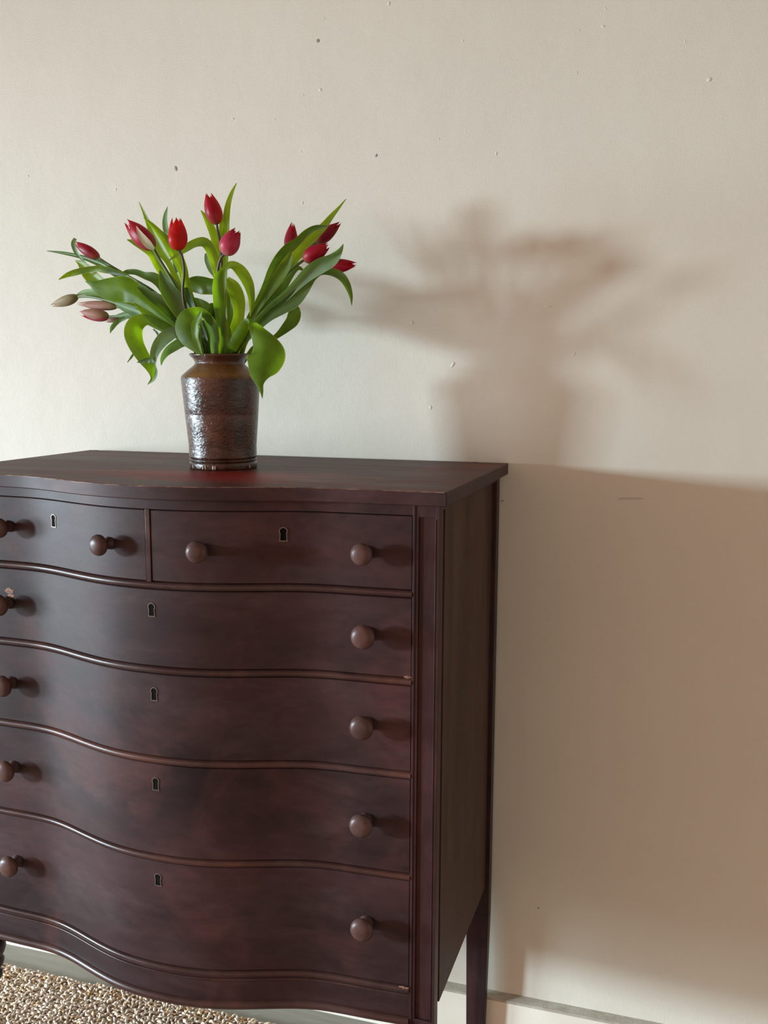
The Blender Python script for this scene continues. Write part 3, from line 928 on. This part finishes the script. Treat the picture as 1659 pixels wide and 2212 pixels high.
T[5] = tulip('plump rosy pink tulip just below and right of the tallest one', B, (478, 520), (350, 745), 88, -0.05,
             [(315, 790), (292, 880), (300, 1050), (320, 1300), (330, 1500)], ['petal_pink'], 10, 0.0, 5, stem_mat='stem_dark', pinch=0.24, lens=[1.0, 0.97, 0.98, 0.94, 0.95, 0.93])
T[6] = tulip('small upright pink tulip, first of the right-hand cluster', B, (968, 448), (935, 730), 60, 0.06,
             [(900, 850), (800, 1000), (700, 1170), (600, 1330), (500, 1500)], ['petal_pink', 'petal'], 30, 0.0, 6, pinch=0.12)
T[7] = tulip('slender dusky red tulip pointing up right, highest of the right-hand cluster', B, (1400, 445), (1170, 640), 62, 0.05,
             [(1100, 700), (960, 840), (800, 1040), (650, 1230), (520, 1480)], ['petal_dark'], 50, 0.0, 7, pinch=0.10, r_stem=0.0030)
T[8] = tulip('dark red tulip with a greenish base, in the middle of the right-hand cluster', B, (1300, 655), (1062, 795), 74, 0.0,
             [(990, 850), (900, 930), (780, 1090), (640, 1270), (500, 1500)], ['petal', 'petal_dark'], 80, 0.05, 8)
T[9] = tulip('red tulip lying nearly level at the far right', B, (1555, 835), (1255, 860), 62, 0.03,
             [(1180, 920), (1050, 1010), (880, 1130), (680, 1300), (540, 1480)], ['petal'], 15, 0.05, 9)
T[10] = tulip('pale greenish closed bud reaching farthest left', A, (118, 1207), (365, 1125), 48, 0.09,
              [(480, 1125), (700, 1180), (950, 1290), (1200, 1410), (1430, 1550)], ['petal_pale'], 25, 0.0, 10, pinch=0.08)
T[11] = tulip('blush pink half-hidden bud just right of the palest bud', A, (345, 1188), (720, 1215), 42, 0.07,
              [(800, 1235), (950, 1300), (1150, 1390), (1300, 1470), (1450, 1560)], ['petal_blush'], 60, 0.0, 11, pinch=0.1)
T[12] = tulip('bright pink and green bud, lowest flower at the left', A, (385, 1262), (640, 1305), 55, 0.05,
              [(760, 1300), (950, 1330), (1150, 1410), (1300, 1490), (1450, 1570)], ['petal_blush', 'petal_pink', 'petal_pink'], 100, 0.12, 12, pinch=0.3)
T[13] = tulip('small blush bud tucked behind the lowest pink one', A, (605, 1345), (745, 1315), 26, 0.08,
              [(820, 1310), (980, 1340), (1150, 1410), (1300, 1490), (1450, 1570)], ['petal_blush'], 0, 0.0, 13)
# green-striped guard petal of the upper-left tulip
leaf(T[2], A, [(888, 490, 3), (925, 560, 24), (970, 620, 36), (1020, 668, 32), (1055, 690, 10)], -0.055, -0.052, 'petal_pale', 30, fold=0.3, wave=0, mouth=False).name = 'guard_petal'

LEAVES = [
    (1, A, [(90, 712, 3), (240, 730, 13), (400, 765, 18), (560, 820, 30), (700, 900, 34), (860, 985, 32), (1040, 1090, 32), (1230, 1260, 34), (1420, 1450, 34)], 0.08, 0.01, 'leaf_dark', dict(tw=20, fold=0.6)),
    (1, A, [(345, 602, 14), (328, 650, 20), (350, 720, 18), (395, 780, 10), (440, 820, 5)], 0.04, 0.03, 'leaf_grey', dict(mouth=False, wave=0.0)),
    (1, A, [(193, 970, 3), (290, 918, 24), (400, 888, 26), (520, 868, 26), (620, 880, 30), (720, 905, 22), (830, 940, 12)], 0.05, 0.04, 'leaf', dict(mouth=False, tw=30)),
    (10, A, [(343, 800, 3), (395, 830, 30), (440, 880, 52), (500, 940, 62), (600, 1010, 44), (720, 1090, 40), (900, 1190, 40), (1150, 1340, 40)], 0.08, 0.01, 'leaf', dict(tw=15)),
    (11, A, [(430, 985, 3), (480, 1005, 24), (560, 1040, 72), (680, 1058, 108), (790, 1060, 110), (890, 1110, 78), (1000, 1200, 52), (1130, 1310, 50), (1260, 1420, 45), (1420, 1560, 40)], 0.0, -0.01, 'leaf_backlit', dict(tw=5, fold=-0.25, wave=0.18, wf=1.5)),
    (6, A, [(745, 925, 3), (800, 905, 20), (880, 905, 26), (960, 935, 30), (1040, 960, 46), (1100, 1010, 52), (1150, 1090, 42), (1230, 1200, 40), (1400, 1400, 40)], 0.05, 0.03, 'leaf_dark', dict(tw=-25, wave=0.15)),
    (2, A, [(806, 612, 3), (880, 640, 26), (960, 680, 42), (1030, 740, 46), (1075, 830, 42), (1150, 940, 46), (1240, 1060, 48), (1340, 1250, 44), (1470, 1500, 40)], -0.01, 0.0, 'leaf', dict(tw=-20)),
    (2, A, [(915, 275, 3), (960, 370, 12), (1010, 480, 24), (1060, 590, 42), (1125, 700, 54), (1195, 800, 44), (1260, 930, 42), (1330, 1130, 40), (1450, 1400, 38)], 0.04, 0.02, 'leaf', dict(tw=25, fold=0.5)),
    (3, A, [(955, 415, 3), (1020, 475, 18), (1100, 560, 30), (1175, 650, 46), (1230, 750, 54), (1290, 870, 46), (1330, 1020, 38), (1400, 1250, 38), (1500, 1500, 36)], 0.02, 0.01, 'leaf', dict(tw=-25, fold=0.5)),
    (3, A, [(1170, 318, 3), (1152, 400, 18), (1155, 500, 24), (1180, 610, 22), (1215, 730, 20), (1270, 900, 24)], 0.03, 0.02, 'leaf_grey', dict(tw=35, mouth=False)),
    (2, A, [(1098, 885, 3), (1130, 960, 38), (1175, 1060, 68), (1250, 1170, 80), (1330, 1290, 72), (1440, 1430, 50)], -0.04, -0.02, 'leaf_dark', dict(tw=10, fold=0.35)),
    (4, A, [(1178, 802, 3), (1250, 755, 16), (1330, 695, 32), (1420, 645, 36), (1500, 640, 44), (1555, 710, 46), (1590, 820, 44), (1615, 930, 36), (1640, 1150, 34), (1650, 1450, 34)], -0.03, 0.0, 'leaf', dict(tw=-15, wave=0.05)),
    (6, A, [(1180, 1020, 14), (1330, 1020, 46), (1450, 1010, 80), (1560, 1022, 72), (1660, 1050, 60), (1720, 1200, 50), (1720, 1450, 40)], 0.05, 0.03, 'leaf_dark', dict(tw=20, wave=0.1)),
    (3, A, [(1310, 1150, 24), (1420, 1185, 46), (1520, 1240, 52), (1590, 1340, 46), (1620, 1500, 40)], 0.03, 0.02, 'leaf_dark', dict(tw=-20)),
    (12, A, [(990, 1912, 2), (1030, 1850, 12), (1015, 1760, 42), (950, 1660, 58), (890, 1550, 70), (865, 1450, 82), (890, 1370, 74), (980, 1330, 50), (1100, 1370, 42), (1260, 1450, 40), (1420, 1550, 36)], -0.07, -0.03, 'leaf_backlit', dict(tw=8, fold=-0.2, wave=0.12, arch=0.02)),
    (12, A, [(895, 1712, 2), (950, 1700, 18), (1010, 1690, 24), (1040, 1720, 16)], -0.085, -0.08, 'leaf_grey', dict(mouth=False)),
    (13, A, [(992, 1910, 2), (1040, 1860, 20), (1060, 1800, 24), (1045, 1730, 22), (1055, 1640, 38), (1100, 1550, 54), (1170, 1480, 58), (1270, 1450, 45), (1420, 1560, 34)], -0.06, -0.03, 'leaf_grey', dict(tw=-20, wave=0.1, arch=0.015)),
    (13, A, [(1112, 1738, 3), (1120, 1680, 20), (1160, 1610, 34), (1230, 1560, 40), (1320, 1520, 44), (1440, 1540, 34)], -0.045, -0.02, 'leaf_grey', dict(tw=35, wave=0.15)),
    (5, A, [(1492, 1656, 3), (1465, 1620, 28), (1420, 1560, 62), (1370, 1480, 100), (1345, 1390, 112), (1385, 1300, 92), (1470, 1262, 40, -0.05), (1550, 1340, 44, -0.045), (1600, 1470, 36, -0.035)], -0.078, -0.03, 'leaf_backlit', dict(tw=-8, fold=-0.3, wave=0.10, arch=0.02)),
    (5, A, [(1478, 1242, 4), (1455, 1310, 24), (1425, 1390, 34), (1425, 1480, 30), (1450, 1560, 18), (1478, 1640, 4)], -0.100, -0.092, 'leaf_backlit', dict(tw=40, mouth=False, fold=0.4)),
    (5, B, [(150, 1262, 8), (190, 1310, 34), (235, 1400, 46), (260, 1500, 42), (258, 1600, 34)], -0.045, -0.04, 'leaf_grey', dict(tw=-20, fold=0.5)),
    (4, B, [(338, 880, 10), (305, 930, 34), (290, 1020, 50), (298, 1140, 54), (312, 1280, 46), (322, 1440, 38), (330, 1590, 34)], -0.04, -0.03, 'leaf_backlit', dict(tw=-15, fold=0.3)),
    (5, B, [(583, 1308, 3), (592, 1210, 22), (588, 1110, 34), (560, 1000, 48), (500, 900, 52), (430, 842, 36), (365, 862, 28), (342, 960, 28), (345, 1200, 30), (350, 1500, 34)], -0.02, -0.02, 'leaf', dict(tw=15, fold=0.3, wave=0.06)),
    (7, B, [(372, 965, 26), (430, 1040, 60), (470, 1150, 62), (478, 1290, 50), (450, 1430, 56), (410, 1590, 44)], 0.01, 0.0, 'leaf', dict(tw=-10)),
    (4, B, [(462, 105, 3), (425, 180, 14), (392, 280, 24), (376, 380, 30), (372, 480, 30), (365, 600, 34), (352, 780, 36), (345, 950, 34), (340, 1300, 34), (330, 1560, 30)], 0.04, 0.01, 'leaf', dict(tw=25, tw2=-5, fold=0.4)),
    (4, B, [(140, 350, 3), (175, 400, 18), (215, 480, 32), (255, 580, 38), (285, 690, 42), (300, 800, 40), (305, 950, 34), (300, 1300, 34), (310, 1550, 30)], 0.05, 0.02, 'leaf', dict(tw=-20, fold=0.4)),
    (4, B, [(322, 332, 3), (330, 400, 12), (328, 500, 20), (330, 620, 20), (330, 760, 20)], 0.045, 0.03, 'leaf', dict(mouth=False)),
    (4, B, [(185, 735, 8), (200, 800, 24), (240, 880, 28), (285, 960, 24), (310, 1150, 24)], 0.03, 0.01, 'leaf_grey', dict(mouth=False, tw=25)),
    (7, B, [(1442, 248, 3), (1380, 325, 12), (1310, 410, 24), (1240, 500, 34), (1150, 590, 40), (1070, 660, 40), (1010, 750, 42), (955, 840, 36), (880, 950, 34), (720, 1150, 34), (560, 1380, 34), (450, 1560, 32)], 0.02, 0.0, 'leaf', dict(tw=15, fold=0.55, wave=0.04)),
    (6, B, [(1285, 492, 3), (1180, 500, 22), (1090, 545, 30), (1000, 630, 36), (925, 690, 50), (850, 790, 60), (785, 900, 54), (730, 1030, 46), (660, 1180, 42), (570, 1340, 36), (470, 1540, 32)], 0.0, 0.0, 'leaf_dark', dict(tw=-15, fold=0.4, wave=0.06)),
    (7, B, [(958, 715, 8), (915, 830, 44), (845, 950, 48), (750, 1090, 38), (650, 1230, 28), (540, 1420, 26)], -0.01, -0.005, 'leaf', dict(tw=20, fold=0.5)),
    (6, B, [(760, 870, 8), (745, 950, 22), (730, 1040, 30), (690, 1150, 30), (610, 1290, 26)], 0.04, 0.02, 'leaf_grey', dict(mouth=False)),
    (8, B, [(1072, 900, 3), (1020, 868, 20), (955, 900, 44), (890, 985, 58), (830, 1085, 66), (750, 1190, 66), (650, 1310, 50), (530, 1490, 36)], 0.02, 0.01, 'leaf_dark', dict(tw=15, fold=0.4)),
    (8, B, [(905, 1100, 20), (840, 1150, 58), (760, 1230, 60), (660, 1340, 44), (540, 1500, 34)], 0.05, 0.02, 'leaf_dark', dict(tw=-20)),
    (9, B, [(1417, 652, 3), (1380, 720, 28), (1310, 790, 56), (1210, 840, 66), (1110, 905, 60), (1010, 1000, 46), (900, 1110, 40), (760, 1230, 38), (620, 1370, 32), (500, 1540, 28)], -0.05, -0.02, 'leaf_grey', dict(tw=-12, fold=0.5, wave=0.04)),
    (9, B, [(1492, 1202, 2), (1482, 1110, 18), (1445, 1010, 32), (1390, 940, 38), (1310, 905, 34), (1215, 900, 34), (1140, 955, 36), (1070, 1050, 52), (980, 1150, 66), (870, 1225, 56), (740, 1310, 42), (580, 1460, 34)], -0.03, -0.03, 'leaf_dark', dict(tw=20, tw2=-10, fold=0.35, wave=0.05)),
    (8, B, [(890, 1185, 8), (940, 1200, 44), (985, 1260, 58), (970, 1335, 58), (910, 1400, 44), (820, 1480, 24), (700, 1560, 18), (600, 1600, 20)], 0.04, 0.03, 'leaf_dark', dict(tw=20, tw2=50, fold=0.3, wave=0.05, mouth=True)),
    (9, B, [(692, 2036, 2), (684, 1975, 16), (668, 1900, 38), (672, 1810, 100), (705, 1710, 158), (722, 1615, 172), (700, 1530, 122), (640, 1430, 66), (575, 1345, 22, -0.068), (545, 1350, 30, -0.062), (500, 1440, 50, -0.048), (430, 1560, 50, -0.038)], -0.108, -0.03, 'leaf_backlit', dict(tw=-10, tw2=10, fold=-0.32, wave=0.10, wf=2)),
    (12, A, [(808, 1714, 2), (840, 1670, 9), (865, 1630, 10), (900, 1560, 8)], 0.03, 0.02, 'leaf_grey', dict(mouth=False)),
    (13, A, [(655, 1452, 2), (672, 1400, 18), (720, 1345, 20), (790, 1310, 16)], 0.03, 0.02, 'leaf_grey', dict(mouth=False)),
    (12, A, [(690, 1178, 6), (780, 1215, 34), (900, 1265, 44), (1030, 1340, 34), (1160, 1400, 30), (1380, 1540, 30)], 0.04, 0.0, 'leaf_grey', dict(tw=15)),
    (10, A, [(345, 1112, 4), (440, 1085, 26), (560, 1110, 46), (700, 1165, 40), (850, 1225, 34), (1050, 1330, 30)], 0.10, 0.05, 'leaf_grey', dict(mouth=False, tw=-20)),
    (10, A, [(905, 1040, 8), (985, 1095, 34), (1090, 1165, 56), (1180, 1255, 58), (1270, 1350, 40), (1420, 1520, 34)], 0.0, 0.0, 'leaf_dark', dict(tw=-15)),
    (11, A, [(870, 1180, 6), (980, 1265, 34), (1100, 1350, 40), (1220, 1420, 40), (1400, 1540, 34)], -0.075, -0.03, 'leaf_backlit', dict(tw=20, fold=0.5)),
    (13, A, [(700, 1295, 6), (820, 1285, 30), (930, 1310, 34), (1040, 1370, 28), (1200, 1450, 26), (1400, 1550, 26)], 0.04, 0.0, 'leaf_grey', dict(tw=0)),
    (3, A, [(1335, 1040, 24), (1365, 1180, 42), (1420, 1330, 46), (1490, 1500, 40)], -0.01, 0.0, 'leaf_dark', dict(tw=20)),
    (5, A, [(1500, 1330, 20), (1540, 1440, 44), (1560, 1560, 40)], 0.01, 0.01, 'leaf_dark', dict(tw=15)),
    (8, B, [(345, 1300, 20), (370, 1430, 44), (380, 1570, 44)], -0.03, -0.025, 'leaf', dict(tw=15)),
    (4, B, [(235, 1180, 14), (250, 1300, 44), (280, 1450, 46), (300, 1590, 40)], 0.025, 0.02, 'leaf_dark', dict(tw=-15)),
    (13, A, [(1042, 1412, 6), (1080, 1450, 10), (1092, 1490, 8), (1084, 1530, 3)], 0.03, 0.03, 'leaf_dark', dict(mouth=False)),
    (7, B, [(700, 1300, 14), (640, 1370, 34), (560, 1450, 36), (470, 1560, 36)], -0.01, -0.01, 'leaf', dict(tw=10)),
]
for i, (k, fn, pts, d0, d1, mt_, kw) in enumerate(LEAVES):
    leaf(T[k], fn, pts, d0, d1, mt_, seed=i * 1.7, **kw)
